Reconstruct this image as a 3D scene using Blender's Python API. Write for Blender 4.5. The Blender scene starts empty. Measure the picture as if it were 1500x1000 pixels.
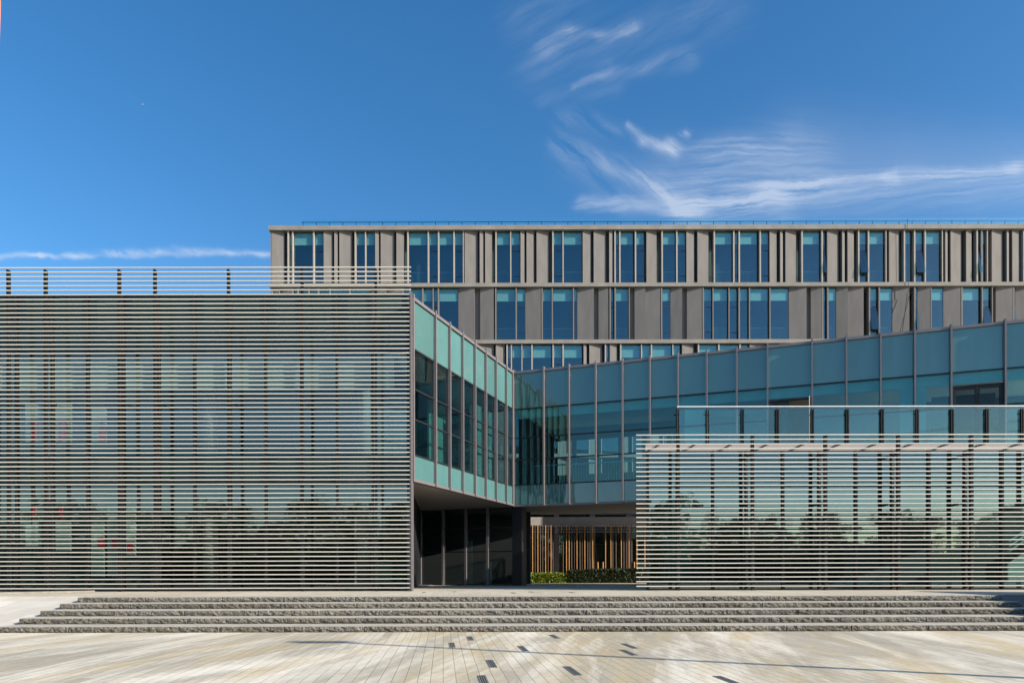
import bpy, math, random
from mathutils import Vector, Matrix, noise
random.seed(7)
scene = bpy.context.scene
col = scene.collection
R = math.radians
F = 1049.0      # focal length in photo pixels
EYE = 0.68      # eye above the upper paving (z = 0)
HZ = 838.0
PLAZA = -0.75

# ------------------------------------------------------------------ helpers
class MB:
    def __init__(s): s.v, s.f = [], []
    def poly(s, pts):
        n = len(s.v); s.v += [tuple(p) for p in pts]; s.f.append(tuple(range(n, n+len(pts))))
    def hexa(s, p):     # 8 points: bottom 4 ccw, top 4 ccw
        n = len(s.v); s.v += [tuple(q) for q in p]
        for q in ((3,2,1,0),(4,5,6,7),(0,1,5,4),(1,2,6,5),(2,3,7,6),(3,0,4,7)):
            s.f.append(tuple(n+i for i in q))
    def box(s, x0,x1,y0,y1,z0,z1):
        s.hexa([(x0,y0,z0),(x1,y0,z0),(x1,y1,z0),(x0,y1,z0),(x0,y0,z1),(x1,y0,z1),(x1,y1,z1),(x0,y1,z1)])
        return s
    def prism(s, pts, z0, z1):
        n = len(s.v); k = len(pts)
        s.v += [(p[0],p[1],z0) for p in pts] + [(p[0],p[1],z1) for p in pts]
        s.f.append(tuple(n+i for i in reversed(range(k)))); s.f.append(tuple(n+k+i for i in range(k)))
        for i in range(k):
            j = (i+1) % k; s.f.append((n+i,n+j,n+k+j,n+k+i))
        return s
    def tube(s, p, q, r, n=8, r2=None):
        p, q = Vector(p), Vector(q); d = (q-p).normalized(); r2 = r if r2 is None else r2
        a = d.orthogonal().normalized(); b = d.cross(a); m = len(s.v)
        for c, rr in ((p,r),(q,r2)):
            for i in range(n):
                t = 2*math.pi*i/n; s.v.append(tuple(c + a*rr*math.cos(t) + b*rr*math.sin(t)))
        for i in range(n):
            j = (i+1) % n; s.f.append((m+i,m+j,m+n+j,m+n+i))
        s.f.append(tuple(m+i for i in reversed(range(n)))); s.f.append(tuple(m+n+i for i in range(n)))
        return s
    def mesh(s, name):
        me = bpy.data.meshes.new(name); me.from_pydata(s.v, [], s.f); me.update(); return me

def pane_box(mb, a, b, y, z0, z1, t=.005, j=.006):
    o = [random.uniform(-j, j) for _ in range(3)]; o.append(o[0]+o[2]-o[1])   # planar tilt: corners in ring order
    c = ((a,z0),(b,z0),(b,z1),(a,z1))
    n = len(mb.v); mb.v += [(x, y-t+d, z) for (x,z),d in zip(c,o)] + [(x, y+t+d, z) for (x,z),d in zip(c,o)]
    for q in ((0,1,2,3),(7,6,5,4),(1,0,4,5),(2,1,5,6),(3,2,6,7),(0,3,7,4)): mb.f.append(tuple(n+i for i in q))
    return mb
class Frame:        # a vertical wall plane: s along, t outward (towards the camera side), z up
    def __init__(s, A, B):
        s.A = Vector((A[0],A[1])); d = Vector((B[0]-A[0], B[1]-A[1])); s.L = d.length; s.d = d.normalized()
        s.n = Vector((s.d.y, -s.d.x))
    def xy(s, a, t): p = s.A + s.d*a + s.n*t; return (p.x, p.y)
    def box(s, mb, s0,s1,t0,t1,z0,z1):
        mb.prism([s.xy(s0,t1), s.xy(s1,t1), s.xy(s1,t0), s.xy(s0,t0)], z0, z1); return mb
    def pane(s, mb, a, b, z0, z1, t=.008, j=.006):
        o = [random.uniform(-j, j) for _ in range(3)]; o.append(o[0]+o[2]-o[1])
        c = ((a,z0),(b,z0),(b,z1),(a,z1)); n = len(mb.v)
        mb.v += [(*s.xy(x, t+d), z) for (x,z),d in zip(c,o)] + [(*s.xy(x, -t+d), z) for (x,z),d in zip(c,o)]
        for q in ((0,1,2,3),(7,6,5,4),(1,0,4,5),(2,1,5,6),(3,2,6,7),(0,3,7,4)): mb.f.append(tuple(n+i for i in q))
        return mb
    def s_of(s, px):
        k = (px-750)/F; return (k*s.A.y - s.A.x)/(s.d.x - k*s.d.y)
    def y_of(s, a): return s.A.y + s.d.y*a

def W(px, py, Y): return ((px-750)/F*Y, EYE + (HZ-py)/F*Y)      # photo pixel at depth Y -> x, z
def ground(px, py, z=PLAZA):
    Y = F*(EYE-z)/(py-HZ); return ((px-750)/F*Y, Y)

def setp(o, label=None, cat=None, group=None, kind=None):
    if label: o['label'] = label
    if cat: o['category'] = cat
    if group: o['group'] = group
    if kind: o['kind'] = kind
    return o
def thing(name, label, cat, loc=(0,0,0), group=None):
    o = bpy.data.objects.new(name, None); col.objects.link(o); o.location = loc
    o.empty_display_size = .3
    return setp(o, label, cat, group)
def obj(name, mb, mat, parent=None, smooth=False, world=True):
    me = mb if isinstance(mb, bpy.types.Mesh) else mb.mesh(name)
    if mat and not me.materials: me.materials.append(mat)
    if smooth:
        for p in me.polygons: p.use_smooth = True
    o = bpy.data.objects.new(name, me); col.objects.link(o)
    if parent is not None:
        o.parent = parent
        if world:
            l = Vector((0,0,0)); q = parent
            while q is not None: l = l + q.location; q = q.parent
            # parents made from world-space meshes sit at the same origin as their own parent
            o.location = -l if parent.type == 'EMPTY' else Vector((0,0,0))
    return o
def struct(name, mb, mat): return setp(obj(name, mb, mat), kind='structure')

# ------------------------------------------------------------------ materials
def newmat(name):
    m = bpy.data.materials.new(name); m.use_nodes = True
    nt = m.node_tree; nt.nodes.clear()
    return m, nt, nt.nodes, nt.links
def N(nt, t, **kw):
    n = nt.nodes.new(t)
    for k, v in kw.items():
        if k.startswith('i_'): n.inputs[k[2:].replace('_',' ')].default_value = v
        else: setattr(n, k, v)
    return n
def ramp(nt, fac, stops):
    r = N(nt,'ShaderNodeValToRGB'); e = r.color_ramp.elements
    while len(e) > 1: e.remove(e[-1])
    for i, (p, c) in enumerate(stops):
        c = (c,c,c) if isinstance(c,(int,float)) else c
        x = e[0] if i == 0 else e.new(p)
        x.position = p; x.color = (*c,1)
    nt.links.new(fac, r.inputs[0]); return r.outputs[0]
def mix(nt, fac, a, b, mode='MIX'):
    m = N(nt,'ShaderNodeMix', data_type='RGBA', blend_type=mode)
    for s, v in ((m.inputs[0],fac),(m.inputs[6],a),(m.inputs[7],b)):
        if isinstance(v,(int,float)): s.default_value = v
        elif isinstance(v, tuple): s.default_value = (*v[:3],1)
        else: nt.links.new(v, s)
    return m.outputs[2]
def coords(nt, scale=(1,1,1), rot=(0,0,0), loc=(0,0,0)):
    g = N(nt,'ShaderNodeNewGeometry'); m = N(nt,'ShaderNodeMapping')
    m.inputs['Scale'].default_value = scale; m.inputs['Rotation'].default_value = rot; m.inputs['Location'].default_value = loc
    nt.links.new(g.outputs['Position'], m.inputs['Vector']); return m.outputs[0]
def tnoise(nt, vec, scale, detail=4, rough=.55, dist=0):
    n = N(nt,'ShaderNodeTexNoise'); n.inputs['Scale'].default_value = scale; n.inputs['Detail'].default_value = detail
    n.inputs['Roughness'].default_value = rough; n.inputs['Distortion'].default_value = dist
    nt.links.new(vec, n.inputs['Vector']); return n.outputs['Fac']
def solid(name, c, rough=.5, metal=0, var=.12, nscale=3, bump=0, bscale=40, spec=.5, stretch=(1,1,1)):
    m, nt, ns, lk = newmat(name)
    p = N(nt,'ShaderNodeBsdfPrincipled'); o = N(nt,'ShaderNodeOutputMaterial'); lk.new(p.outputs[0], o.inputs[0])
    v = coords(nt, stretch); f = tnoise(nt, v, nscale)
    cc = ramp(nt, f, [(.3, tuple(x*(1-var) for x in c)), (.7, tuple(min(1,x*(1+var)) for x in c))])
    lk.new(cc, p.inputs['Base Color'])
    p.inputs['Roughness'].default_value = rough; p.inputs['Metallic'].default_value = metal
    p.inputs['Specular IOR Level'].default_value = spec
    if bump:
        b = N(nt,'ShaderNodeBump'); b.inputs['Strength'].default_value = bump; b.inputs['Distance'].default_value = .02
        lk.new(tnoise(nt, v, bscale), b.inputs['Height']); lk.new(b.outputs[0], p.inputs['Normal'])
    return m
def glass(name, tint, base, wav=.0, gcol=(1,1,1), power=5):
    m, nt, ns, lk = newmat(name)
    o = N(nt,'ShaderNodeOutputMaterial'); mx = N(nt,'ShaderNodeMixShader')
    tr = N(nt,'ShaderNodeBsdfTransparent'); gl = N(nt,'ShaderNodeBsdfGlossy')
    tr.inputs[0].default_value = (*tint,1); gl.inputs['Color'].default_value = (*gcol,1); gl.inputs['Roughness'].default_value = .015
    lw = N(nt,'ShaderNodeLayerWeight'); lw.inputs[0].default_value = .5
    pw = N(nt,'ShaderNodeMath', operation='POWER'); lk.new(lw.outputs['Facing'], pw.inputs[0]); pw.inputs[1].default_value = power
    ml = N(nt,'ShaderNodeMath', operation='MULTIPLY_ADD'); lk.new(pw.outputs[0], ml.inputs[0])
    ml.inputs[1].default_value = 1-base; ml.inputs[2].default_value = base
    lk.new(ml.outputs[0], mx.inputs[0]); lk.new(tr.outputs[0], mx.inputs[1]); lk.new(gl.outputs[0], mx.inputs[2]); lk.new(mx.outputs[0], o.inputs[0])
    if wav:
        b = N(nt,'ShaderNodeBump'); b.inputs['Strength'].default_value = wav; b.inputs['Distance'].default_value = .05
        f = tnoise(nt, coords(nt,(1,1,.35)), 1.3, 2); lk.new(f, b.inputs['Height']); lk.new(b.outputs[0], gl.inputs['Normal'])
    return m
def spandrel_mat(name, c, wav=.06, ior=1.55):
    m, nt, ns, lk = newmat(name)
    p = N(nt,'ShaderNodeBsdfPrincipled'); o = N(nt,'ShaderNodeOutputMaterial'); lk.new(p.outputs[0], o.inputs[0])
    f = tnoise(nt, coords(nt,(1,1,.3)), .9, 3)
    oi = N(nt,'ShaderNodeObjectInfo'); vr = ramp(nt, oi.outputs['Random'], [(0,.86),(1,1.0)])
    lk.new(mix(nt, 1.0, ramp(nt, f, [(.3, tuple(x*.93 for x in c)), (.7, tuple(x*1.06 for x in c))]), vr, 'MULTIPLY'), p.inputs['Base Color'])
    p.inputs['Roughness'].default_value = .04; p.inputs['IOR'].default_value = ior
    b = N(nt,'ShaderNodeBump'); b.inputs['Strength'].default_value = wav; b.inputs['Distance'].default_value = .06
    lk.new(tnoise(nt, coords(nt,(1.2,1.2,.22)), 1.7, 1.5), b.inputs['Height']); lk.new(b.outputs[0], p.inputs['Normal'])
    return m
def paving(name, stains=True):
    m, nt, ns, lk = newmat(name)
    p = N(nt,'ShaderNodeBsdfPrincipled'); o = N(nt,'ShaderNodeOutputMaterial'); lk.new(p.outputs[0], o.inputs[0])
    v = coords(nt, (1,1,1), (0,0,R(-90-5.5)))
    br = N(nt,'ShaderNodeTexBrick', offset=.37, offset_frequency=2, squash=1.0)
    br.inputs['Scale'].default_value = 1; br.inputs['Brick Width'].default_value = 1.35; br.inputs['Row Height'].default_value = .17
    br.inputs['Mortar Size'].default_value = .005; br.inputs['Mortar Smooth'].default_value = .15; br.inputs['Bias'].default_value = 0
    br.inputs['Color1'].default_value = (.45,.395,.30,1); br.inputs['Color2'].default_value = (.54,.485,.375,1); br.inputs['Mortar'].default_value = (.25,.22,.17,1)
    lk.new(v, br.inputs['Vector'])
    c = br.outputs['Color']
    if stains:
        bw = N(nt,'ShaderNodeRGBToBW'); lk.new(br.outputs['Color'], bw.inputs[0])
        off = N(nt,'ShaderNodeMath', operation='MULTIPLY_ADD'); lk.new(bw.outputs[0], off.inputs[0]); off.inputs[1].default_value = .5; off.inputs[2].default_value = -.22
        def stain(sc, loc, lo, hi, amp, rot=-5.5, det=9):
            r = N(nt,'ShaderNodeMapping'); r.inputs['Rotation'].default_value = (0,0,R(-rot)); r.inputs['Location'].default_value = loc
            q = N(nt,'ShaderNodeMapping'); q.inputs['Scale'].default_value = sc
            lk.new(N(nt,'ShaderNodeNewGeometry').outputs['Position'], r.inputs[0]); lk.new(r.outputs[0], q.inputs[0])
            n = tnoise(nt, q.outputs[0], 1.0, det, .62, .35)
            a = N(nt,'ShaderNodeMath', operation='ADD'); lk.new(n, a.inputs[0]); lk.new(off.outputs[0], a.inputs[1])
            return ramp(nt, a.outputs[0], [(lo,0),(hi,amp)])
        c = mix(nt, stain((.50,.10,1),(0,0,0),.44,.60,.95,-9), c, (.86,.785,.64))
        c = mix(nt, stain((.9,.13,1),(7,3,0),.46,.62,.75,-12), c, (.58,.455,.25))
        c = mix(nt, stain((.65,.10,1),(2,9,0),.50,.66,.6,-7), c, (.36,.325,.255))
        c = mix(nt, stain((2.2,.22,1),(5,1,0),.50,.64,.6,-10), c, (.84,.77,.63))
        c = mix(nt, stain((3.5,.30,1),(1,4,0),.55,.70,.5,-5), c, (.42,.37,.28))
        c = mix(nt, .14, c, mix(nt, br.outputs['Fac'], c, (.16,.14,.11)))
        fine = tnoise(nt, coords(nt), 11, 8, .75)
        c = mix(nt, .4, c, ramp(nt, fine, [(.3,.5),(.65,1.0)]), 'MULTIPLY')
    else:
        f = tnoise(nt, coords(nt,(.5,.15,1)), 1.0, 4)
        c = mix(nt, ramp(nt, f, [(.4,0),(.65,.6)]), c, (.62,.55,.44))
    lk.new(c, p.inputs['Base Color']); p.inputs['Roughness'].default_value = .8; p.inputs['Specular IOR Level'].default_value = .25
    b = N(nt,'ShaderNodeBump'); b.inputs['Strength'].default_value = .35; b.inputs['Distance'].default_value = .01
    inv = N(nt,'ShaderNodeMath', operation='SUBTRACT'); inv.inputs[0].default_value = 1; lk.new(br.outputs['Fac'], inv.inputs[1])
    lk.new(inv.outputs[0], b.inputs['Height']); lk.new(b.outputs[0], p.inputs['Normal'])
    return m
def rough_stone(name):
    m, nt, ns, lk = newmat(name)
    p = N(nt,'ShaderNodeBsdfPrincipled'); o = N(nt,'ShaderNodeOutputMaterial'); lk.new(p.outputs[0], o.inputs[0])
    f = tnoise(nt, coords(nt), 22, 6, .7); g = tnoise(nt, coords(nt), .7, 3)
    c = ramp(nt, f, [(.32,(.045,.042,.037)),(.5,(.145,.135,.118)),(.70,(.33,.31,.27))])
    c = mix(nt, ramp(nt, g, [(.45,0),(.7,.35)]), c, (.26,.235,.17))
    sx = N(nt,'ShaderNodeSeparateXYZ'); cx = N(nt,'ShaderNodeCombineXYZ'); lk.new(coords(nt), sx.inputs[0]); lk.new(sx.outputs[0], cx.inputs[0]); lk.new(sx.outputs[2], cx.inputs[1])
    bk = N(nt,'ShaderNodeTexBrick', offset=.43); bk.inputs['Scale'].default_value = 1; bk.inputs['Brick Width'].default_value = 1.75; bk.inputs['Row Height'].default_value = .15; bk.inputs['Mortar Size'].default_value = .007
    bk.inputs['Color1'].default_value = (.68,.66,.62,1); bk.inputs['Color2'].default_value = (1,1,1,1); bk.inputs['Mortar'].default_value = (.3,.3,.3,1); lk.new(cx.outputs[0], bk.inputs['Vector'])
    c = mix(nt, 1.0, c, bk.outputs['Color'], 'MULTIPLY')
    lk.new(c, p.inputs['Base Color']); p.inputs['Roughness'].default_value = .85; p.inputs['Specular IOR Level'].default_value = .2
    b = N(nt,'ShaderNodeBump'); b.inputs['Strength'].default_value = .9; b.inputs['Distance'].default_value = .012
    lk.new(tnoise(nt, coords(nt), 45, 5, .7), b.inputs['Height']); lk.new(b.outputs[0], p.inputs['Normal'])
    return m
def leaf_mat(name, c1, c2):
    m, nt, ns, lk = newmat(name)
    o = N(nt,'ShaderNodeOutputMaterial'); p = N(nt,'ShaderNodeBsdfPrincipled'); t = N(nt,'ShaderNodeBsdfTranslucent'); mx = N(nt,'ShaderNodeMixShader')
    f = tnoise(nt, coords(nt), 2.5, 4)
    c = ramp(nt, f, [(.35,c1),(.65,c2)])
    lk.new(c, p.inputs['Base Color']); lk.new(c, t.inputs[0]); p.inputs['Roughness'].default_value = .6
    mx.inputs[0].default_value = .3; lk.new(p.outputs[0], mx.inputs[1]); lk.new(t.outputs[0], mx.inputs[2]); lk.new(mx.outputs[0], o.inputs[0])
    return m

M = {
 'slat': solid('pale_aluminium', (.60,.575,.51), .42, 0, .05, .6, spec=.4, stretch=(.3,1,1)),
 'post': solid('dark_post_metal', (.014,.0135,.014), .5, .2),
 'mullion': solid('mullion_grey', (.21,.185,.19), .4, .3, .06),
 'dark': solid('dark_frame', (.018,.018,.021), .45, .2),
 'concrete': solid('board_marked_concrete', (.172,.163,.156), .85, 0, .10, 1.6, .12, 30, .2, (1.6,1,.35)),
 'band': solid('concrete_band', (.23,.215,.195), .85, 0, .14, 1.2, .2, 25, .2),
 'fin': solid('pale_fin_concrete', (.34,.315,.285), .8, 0, .08, 2, spec=.2),
 'soffit': solid('soffit_render', (.30,.26,.235), .9, 0, .1, 1),
 'pale': solid('pale_interior', (.72,.74,.70), .8, 0, .04),
 'blind': solid('roller_blind', (.62,.64,.60), .85, 0, .05),
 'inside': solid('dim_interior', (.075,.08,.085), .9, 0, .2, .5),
 'floorin': solid('interior_floor', (.16,.155,.15), .6, 0, .1),
 'red': solid('red_print', (.88,.02,.05), .6, 0, .15, 6),
 'fascia': solid('roof_fascia', (.30,.265,.255), .7, 0, .06),
 'roof': solid('roof_gravel', (.3,.29,.28), .9, 0, .2, 8),
 'steel': solid('stainless', (.55,.55,.55), .25, .9, .05),
 'gold': solid('ochre_rod', (.44,.205,.045), .5, 0, .15, 4),
 'brownrod': solid('brown_rod', (.10,.072,.055), .6, 0, .15, 4),
 'grate': solid('drain_grate', (.05,.05,.047), .7, .1, .3, 20),
 'gratebar': solid('worn_grate_bar', (.20,.195,.18), .6, .1, .3, 30),
 'kerb': solid('kerb_stone', (.22,.205,.175), .85, 0, .2, 6, .4, 40),
 'ramp': None,
 'orange': solid('orange_fabric', (.85,.20,.01), .7, 0, .06, 2),
 'bark': solid('bark', (.10,.075,.05), .9, 0, .25, 6, .6, 20),
 'leaf': leaf_mat('tree_leaf', (.035,.07,.02), (.09,.14,.04)),
 'hedge': leaf_mat('hedge_leaf', (.10,.15,.012), (.27,.34,.03)),
 'hedgeshade': leaf_mat('shade_painted_hedge_leaf', (.012,.026,.006), (.03,.05,.012)),  # shade on the right hedge painted in as darker leaf colour
 'board': solid('grey_green_board', (.40,.45,.42), .8, 0, .12, 4),
 'white': solid('white_paint', (.8,.8,.8), .4, 0, .03),
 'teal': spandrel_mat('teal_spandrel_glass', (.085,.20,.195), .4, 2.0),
 'tealshade': spandrel_mat('shade_painted_teal_spandrel', (.022,.045,.042)),  # darker copy of the teal, with the louvres' shade painted in
 'vision': glass('vision_glass', (.42,.60,.60), .09, .05),
 'pavglass': glass('pavilion_glass', (.42,.58,.58), .165, .04, (.85,1,1)),
 'boxglass': glass('louvred_box_glass', (.74,.82,.80), .10, .04, (.85,1,1)),
 'towerglass': glass('tower_glass', (.64,.82,.82), .10, .05, (.74,.92,1)),
 'bridgeglass': glass('bridge_glass', (.56,.78,.79), .075, .03, (.75,1,.98)),
 'doorglass': glass('door_glass', (.4,.5,.5), .03, .02),
 'black': solid('black_steel', (.008,.009,.01), .6, 0, .1, spec=.15),
 'rail': glass('balustrade_glass', (.88,.96,.93), .07, 0, (.8,1,.93)),
 'railblue': glass('roof_balustrade_glass', (.86,1.0,1.0), .08, 0),
 'stone': rough_stone('split_face_granite'),
 'plaza': paving('stained_granite_paving'),
 'deck': paving('granite_paving', False),
}
def slab_stone(name):
    m, nt, ns, lk = newmat(name)
    p = N(nt,'ShaderNodeBsdfPrincipled'); o = N(nt,'ShaderNodeOutputMaterial'); lk.new(p.outputs[0], o.inputs[0])
    br = N(nt,'ShaderNodeTexBrick', offset=.4); br.inputs['Scale'].default_value = 1; br.inputs['Brick Width'].default_value = 1.3; br.inputs['Row Height'].default_value = .8
    br.inputs['Mortar Size'].default_value = .005
    br.inputs['Color1'].default_value = (.58,.53,.45,1); br.inputs['Color2'].default_value = (.76,.71,.62,1); br.inputs['Mortar'].default_value = (.38,.36,.33,1)
    lk.new(coords(nt), br.inputs['Vector'])
    c = mix(nt, .4, br.outputs['Color'], ramp(nt, tnoise(nt, coords(nt,(1,.4,1)), 1.5, 6, .65), [(.3,.6),(.7,1.0)]), 'MULTIPLY')
    lk.new(c, p.inputs['Base Color']); p.inputs['Roughness'].default_value = .8
    return m
M['ramp'] = slab_stone('pale_slab_stone')
M['tread'] = solid('granite_tread', (.44,.405,.34), .8, 0, .15, 3, .15, 60, .25)

# ------------------------------------------------------------------ setting: plaza, upper paving, steps, ramps
D0, T, R0 = 17.28, .81, .15          # first riser distance, tread, riser
XL, XR = -12.45, 14.0
g = MB(); g.poly([(-400,-400,PLAZA),(400,-400,PLAZA),(400,600,PLAZA),(-400,600,PLAZA)])
struct('plaza', g, M['plaza'])
g = MB(); g.box(-40,40,D0+5*T,95,PLAZA+.01,0.0)
struct('upper_paving', g, M['deck'])
g = MB(); g.poly([(-300,-300,PLAZA+.006),(300,-300,PLAZA+.006),(300,-24,PLAZA+.006),(-300,-24,PLAZA+.006)])
struct('lawn', g, solid('dark_lawn', (.03,.05,.018), .95, 0, .3, 2))
g = MB(); g.poly([(-300,-22,PLAZA+.004),(300,-22,PLAZA+.004),(300,-6,PLAZA+.004),(-300,-6,PLAZA+.004)])
struct('road', g, solid('asphalt', (.045,.045,.048), .9, 0, .2, 5))
# sloped slabs either side of the steps
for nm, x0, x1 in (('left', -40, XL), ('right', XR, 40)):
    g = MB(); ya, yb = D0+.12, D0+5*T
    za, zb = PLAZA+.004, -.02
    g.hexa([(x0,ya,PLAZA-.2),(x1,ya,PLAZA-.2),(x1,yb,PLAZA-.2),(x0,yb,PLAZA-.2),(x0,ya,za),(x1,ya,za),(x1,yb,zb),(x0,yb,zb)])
    struct('stone_ramp', g, M['ramp'] if nm == 'left' else solid('shade_painted_slab_stone',(.11,.105,.10),.8,0,.15,2))  # right slab: shade painted in as a darker stone colour
stair = thing('stone_steps', 'flight of five long grey granite steps with rough split faces below the glass pavilions', 'steps', (0, D0, PLAZA))
for k in range(5):
    y0 = D0 + k*T; z0 = PLAZA + k*R0; z1 = z0 + R0
    # rough riser face
    fm = MB(); nx = 1300; nz = 8
    joints = []; x = XL
    while x < XR: joints.append(x); x += random.uniform(1.5,2.3)
    for j in range(nz+1):
        w = j/nz
        for i in range(nx+1):
            xx = XL + (XR-XL)*i/nx; zz = z0 + (z1-.008-z0)*w
            u = xx*7 + zz*9 ; v = zz*11 - xx*2.2
            d = .030*noise.noise((u, v, k*7.3)) + .022*noise.noise((xx*17+zz*14, zz*26, k*3.1+5)) + .012*noise.noise((xx*46, zz*50, k+9))
            d += .035*math.sin(math.pi*min(1,max(0,w)))**.6
            for q in joints:
                if abs(xx-q) < .012: d -= .03
            if j in (nz,): d = min(d, .012)
            fm.v.append((xx, y0 - d, zz))
    for j in range(nz):
        for i in range(nx):
            a = j*(nx+1)+i; fm.f.append((a, a+1, a+nx+2, a+nx+1))
    st = MB(); st.box(XL, XR, y0+.002, y0+T+.4, z0-.1 if k else z0+.002, z1-.012)
    stp = obj('step', st, M['stone'], stair)
    obj('rough_face', fm, M['stone'], stp, smooth=False)
    tr = MB(); tr.box(XL+.03, XR-.02, y0-.005, y0+T+.36, z1-.011, z1-.002*(k==4))
    obj('tread', tr, M['tread'], stp)
# low rough coping running along the left upper paving edge
g = MB(); p0 = W(118,867,24.0); p1 = W(0,871.5,22.0)
ks = [(-18.2,21.42),(-15.0,25.1),(-15.0,25.75),(-18.2,22.6)]
g.prism(ks, .004, .07)
setp(obj('stone_kerb', g, M['kerb']), 'low grey stone kerb at the foot of the left louvred pavilion beside the pale ramp', 'kerb')
# unseen wall added out of frame at the right to shade the step ends
g = MB(); g.box(18.0,18.5,15.5,23.0,PLAZA,2.1)
setp(obj('added_shade_wall', g, solid('dark_granite',(.04,.04,.042),.6,0,.2,5)), 'unseen dark wall added to shade the right end of the granite steps', 'wall')

# in-ground grates
def grate(px, py, z, label, ln=.95, wd=.115, dirpx=None):
    x, y = ground(px, py, z)
    t = thing('ground_grate', label, 'ground grate', (x, y, z), 'grates set in the paving')
    a = R(6.0)
    t.rotation_euler = (0,0,a)
    fr = MB(); h = .006
    for (a0,a1,b0,b1) in ((-wd/2,-wd/2+.02,-ln/2,ln/2),(wd/2-.02,wd/2,-ln/2,ln/2),(-wd/2+.02,wd/2-.02,-ln/2,-ln/2+.02),(-wd/2+.02,wd/2-.02,ln/2-.02,ln/2)):
        fr.box(a0,a1,b0,b1,.001,h)
    obj('frame', fr, M['gratebar'], t, world=False)
    bars = MB(); bars.box(-wd/2+.02,wd/2-.02,-ln/2+.02,ln/2-.02,.0005,.002)
    obj('tray', bars, M['grate'], t, world=False)
    bars = MB()
    for i in range(2):
        xx = -wd/2+.042+i*.031; bars.box(xx-.006,xx+.006,-ln/2+.02,ln/2-.02,.003,.0065)
    obj('bars', bars, M['gratebar'], t, world=False)
grates = [
 (662,944,'dark metal grate in the plaza, leftmost of those close to the lowest step'),
 (689,934.5,'dark metal grate in the plaza nearest the lowest step, right of the leftmost one'),
 (720,971.5,'dark metal grate in mid plaza, straight in front of the leftmost pair'),
 (766,949.5,'dark grate in the plaza crossed by the thin pole shadow, left one'),
 (838,982,'dark metal grate in the plaza, isolated below the thin pole shadow'),
 (812,932,'faint grate hugging the lowest step in front of the courtyard opening'),
 (922,946,'narrow grate in the plaza just above the thin pole shadow, before the right pavilion'),
 (920,955.5,'narrow grate in the plaza touching the thin pole shadow, before the right pavilion'),
 (708,996,'dark metal grate cut by the bottom edge of the photo, left of centre'),
 (1070,998,'dark metal grate cut by the bottom edge of the photo, right of centre')]
for px, py, lb in grates: grate(px, py, PLAZA, lb)
for px, py, lb in ((621,867,'short dark grate in the upper paving by the left louvre corner'),(666,866,'short dark grate in the upper paving right of the left louvre corner'),
                   (752,868,'short dark grate in the upper paving below the black pier'),(778,866.6,'short dark grate in the upper paving in front of the bright hedge'),(838,867.6,'short dark grate in the upper paving, rightmost before the right louvres')):
    grate(px, py, 0.0, lb, .8, .12)

# ------------------------------------------------------------------ louvre screens
def slats(mb, x0, x1, y, ztop, n, pitch, h=.037, dep=.055):
    for i in range(n):
        z = ztop - i*pitch
        pr = [(-dep*.5, z-h*.36),(-dep*.36, z-h*.5),(dep*.5, z-h*.5),(dep*.5, z+h*.42),(dep*.2,z+h*.5),(-dep*.36, z+h*.5),(-dep*.5, z+h*.36)]
        k = len(pr); cuts = [x0]; st = x0 + (1.3 if i % 2 else 3.0)
        while st < x1-.5: cuts.append(st); st += 4.05
        cuts.append(x1)
        for u0, u1 in zip(cuts[:-1], cuts[1:]):
            n0 = len(mb.v); e0 = random.uniform(-.003,.003); e1 = random.uniform(-.003,.003)
            for xx, e in ((u0+.003, e0), (u1-.003, e1)): mb.v += [(xx, y+a, b+e) for a, b in pr]
            for a in range(k):
                b = (a+1) % k; mb.f.append((n0+a, n0+b, n0+k+b, n0+k+a))
            mb.f.append(tuple(n0+a for a in range(k))); mb.f.append(tuple(n0+k+a for a in reversed(range(k))))
YS = 26.4
left = thing('louvred_building', 'large left glass building wrapped in horizontal pale louvres with a projecting angled glazed wing', 'building', (-10, 30, 0))
ls = MB(); slats(ls, -22, -3.70, YS, 11.93, 72, .1663)
lscreen = obj('louvre_screen', ls, M['slat'], left)
for px in (-41, 12, 66.6, 174.6, 227, 335, 443, 551):
    x = (px-750)/F*(YS+.08); g = MB(); g.box(x-.04, x+.04, YS+.06, YS+.20, .0, 11.9)
    for zz in (1.0,4.5,7.0,9.9): g.box(x-.025,x+.025,YS+.22,YS+.74,zz,zz+.08)
    obj('post', g, M['post'], lscreen)
g = MB(); g.box(-3.72,-3.66,YS-.05,YS+.06,.04,11.0); g.box(-3.78,-3.69,YS+.06,YS+.5,.0,10.9)
obj('corner_post', g, M['mullion'], lscreen)

# left building glass box behind the screen
YG = 27.2
A, B = (-3.70, 26.75), (.07, 36.75)
wing = Frame(A, B)
vol = [(-22,YG+.1),(-3.78,YG+.1),(-.02,36.75),(1.9,42.2),(-22,46)]
g = MB(); g.prism(vol, 10.72, 10.90); obj('roof', g, M['roof'], left)
g = MB(); g.prism(vol, 4.10, 4.95); fl = obj('upper_floor', g, M['soffit'], left)
g = MB(); g.box(-22,-4.3,YG+.12,45,.004,.03); obj('ground_floor', g, M['floorin'], left)
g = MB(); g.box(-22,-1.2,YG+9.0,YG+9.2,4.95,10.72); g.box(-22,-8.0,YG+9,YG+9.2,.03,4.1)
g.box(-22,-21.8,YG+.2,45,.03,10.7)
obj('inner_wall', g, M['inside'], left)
g = MB(); g.box(-21.7,-4.4,YG+.4,YG+8.8,8.95,9.02); obj('ceiling', g, M['pale'], left)
mx = [-18.78+1.35*k for k in range(-2,12)]
for i, x in enumerate(mx):
    g = MB(); g.box(x-.035,x+.035,YG-.10,YG+.08,.0,11.24); obj('mullion', g, M['post'], left)
g = MB()
for z in (.02,2.95,4.06,5.06,6.42,9.02,11.19): g.box(-22,-3.84,YG-.04,YG+.05,z,z+.07)
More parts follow.
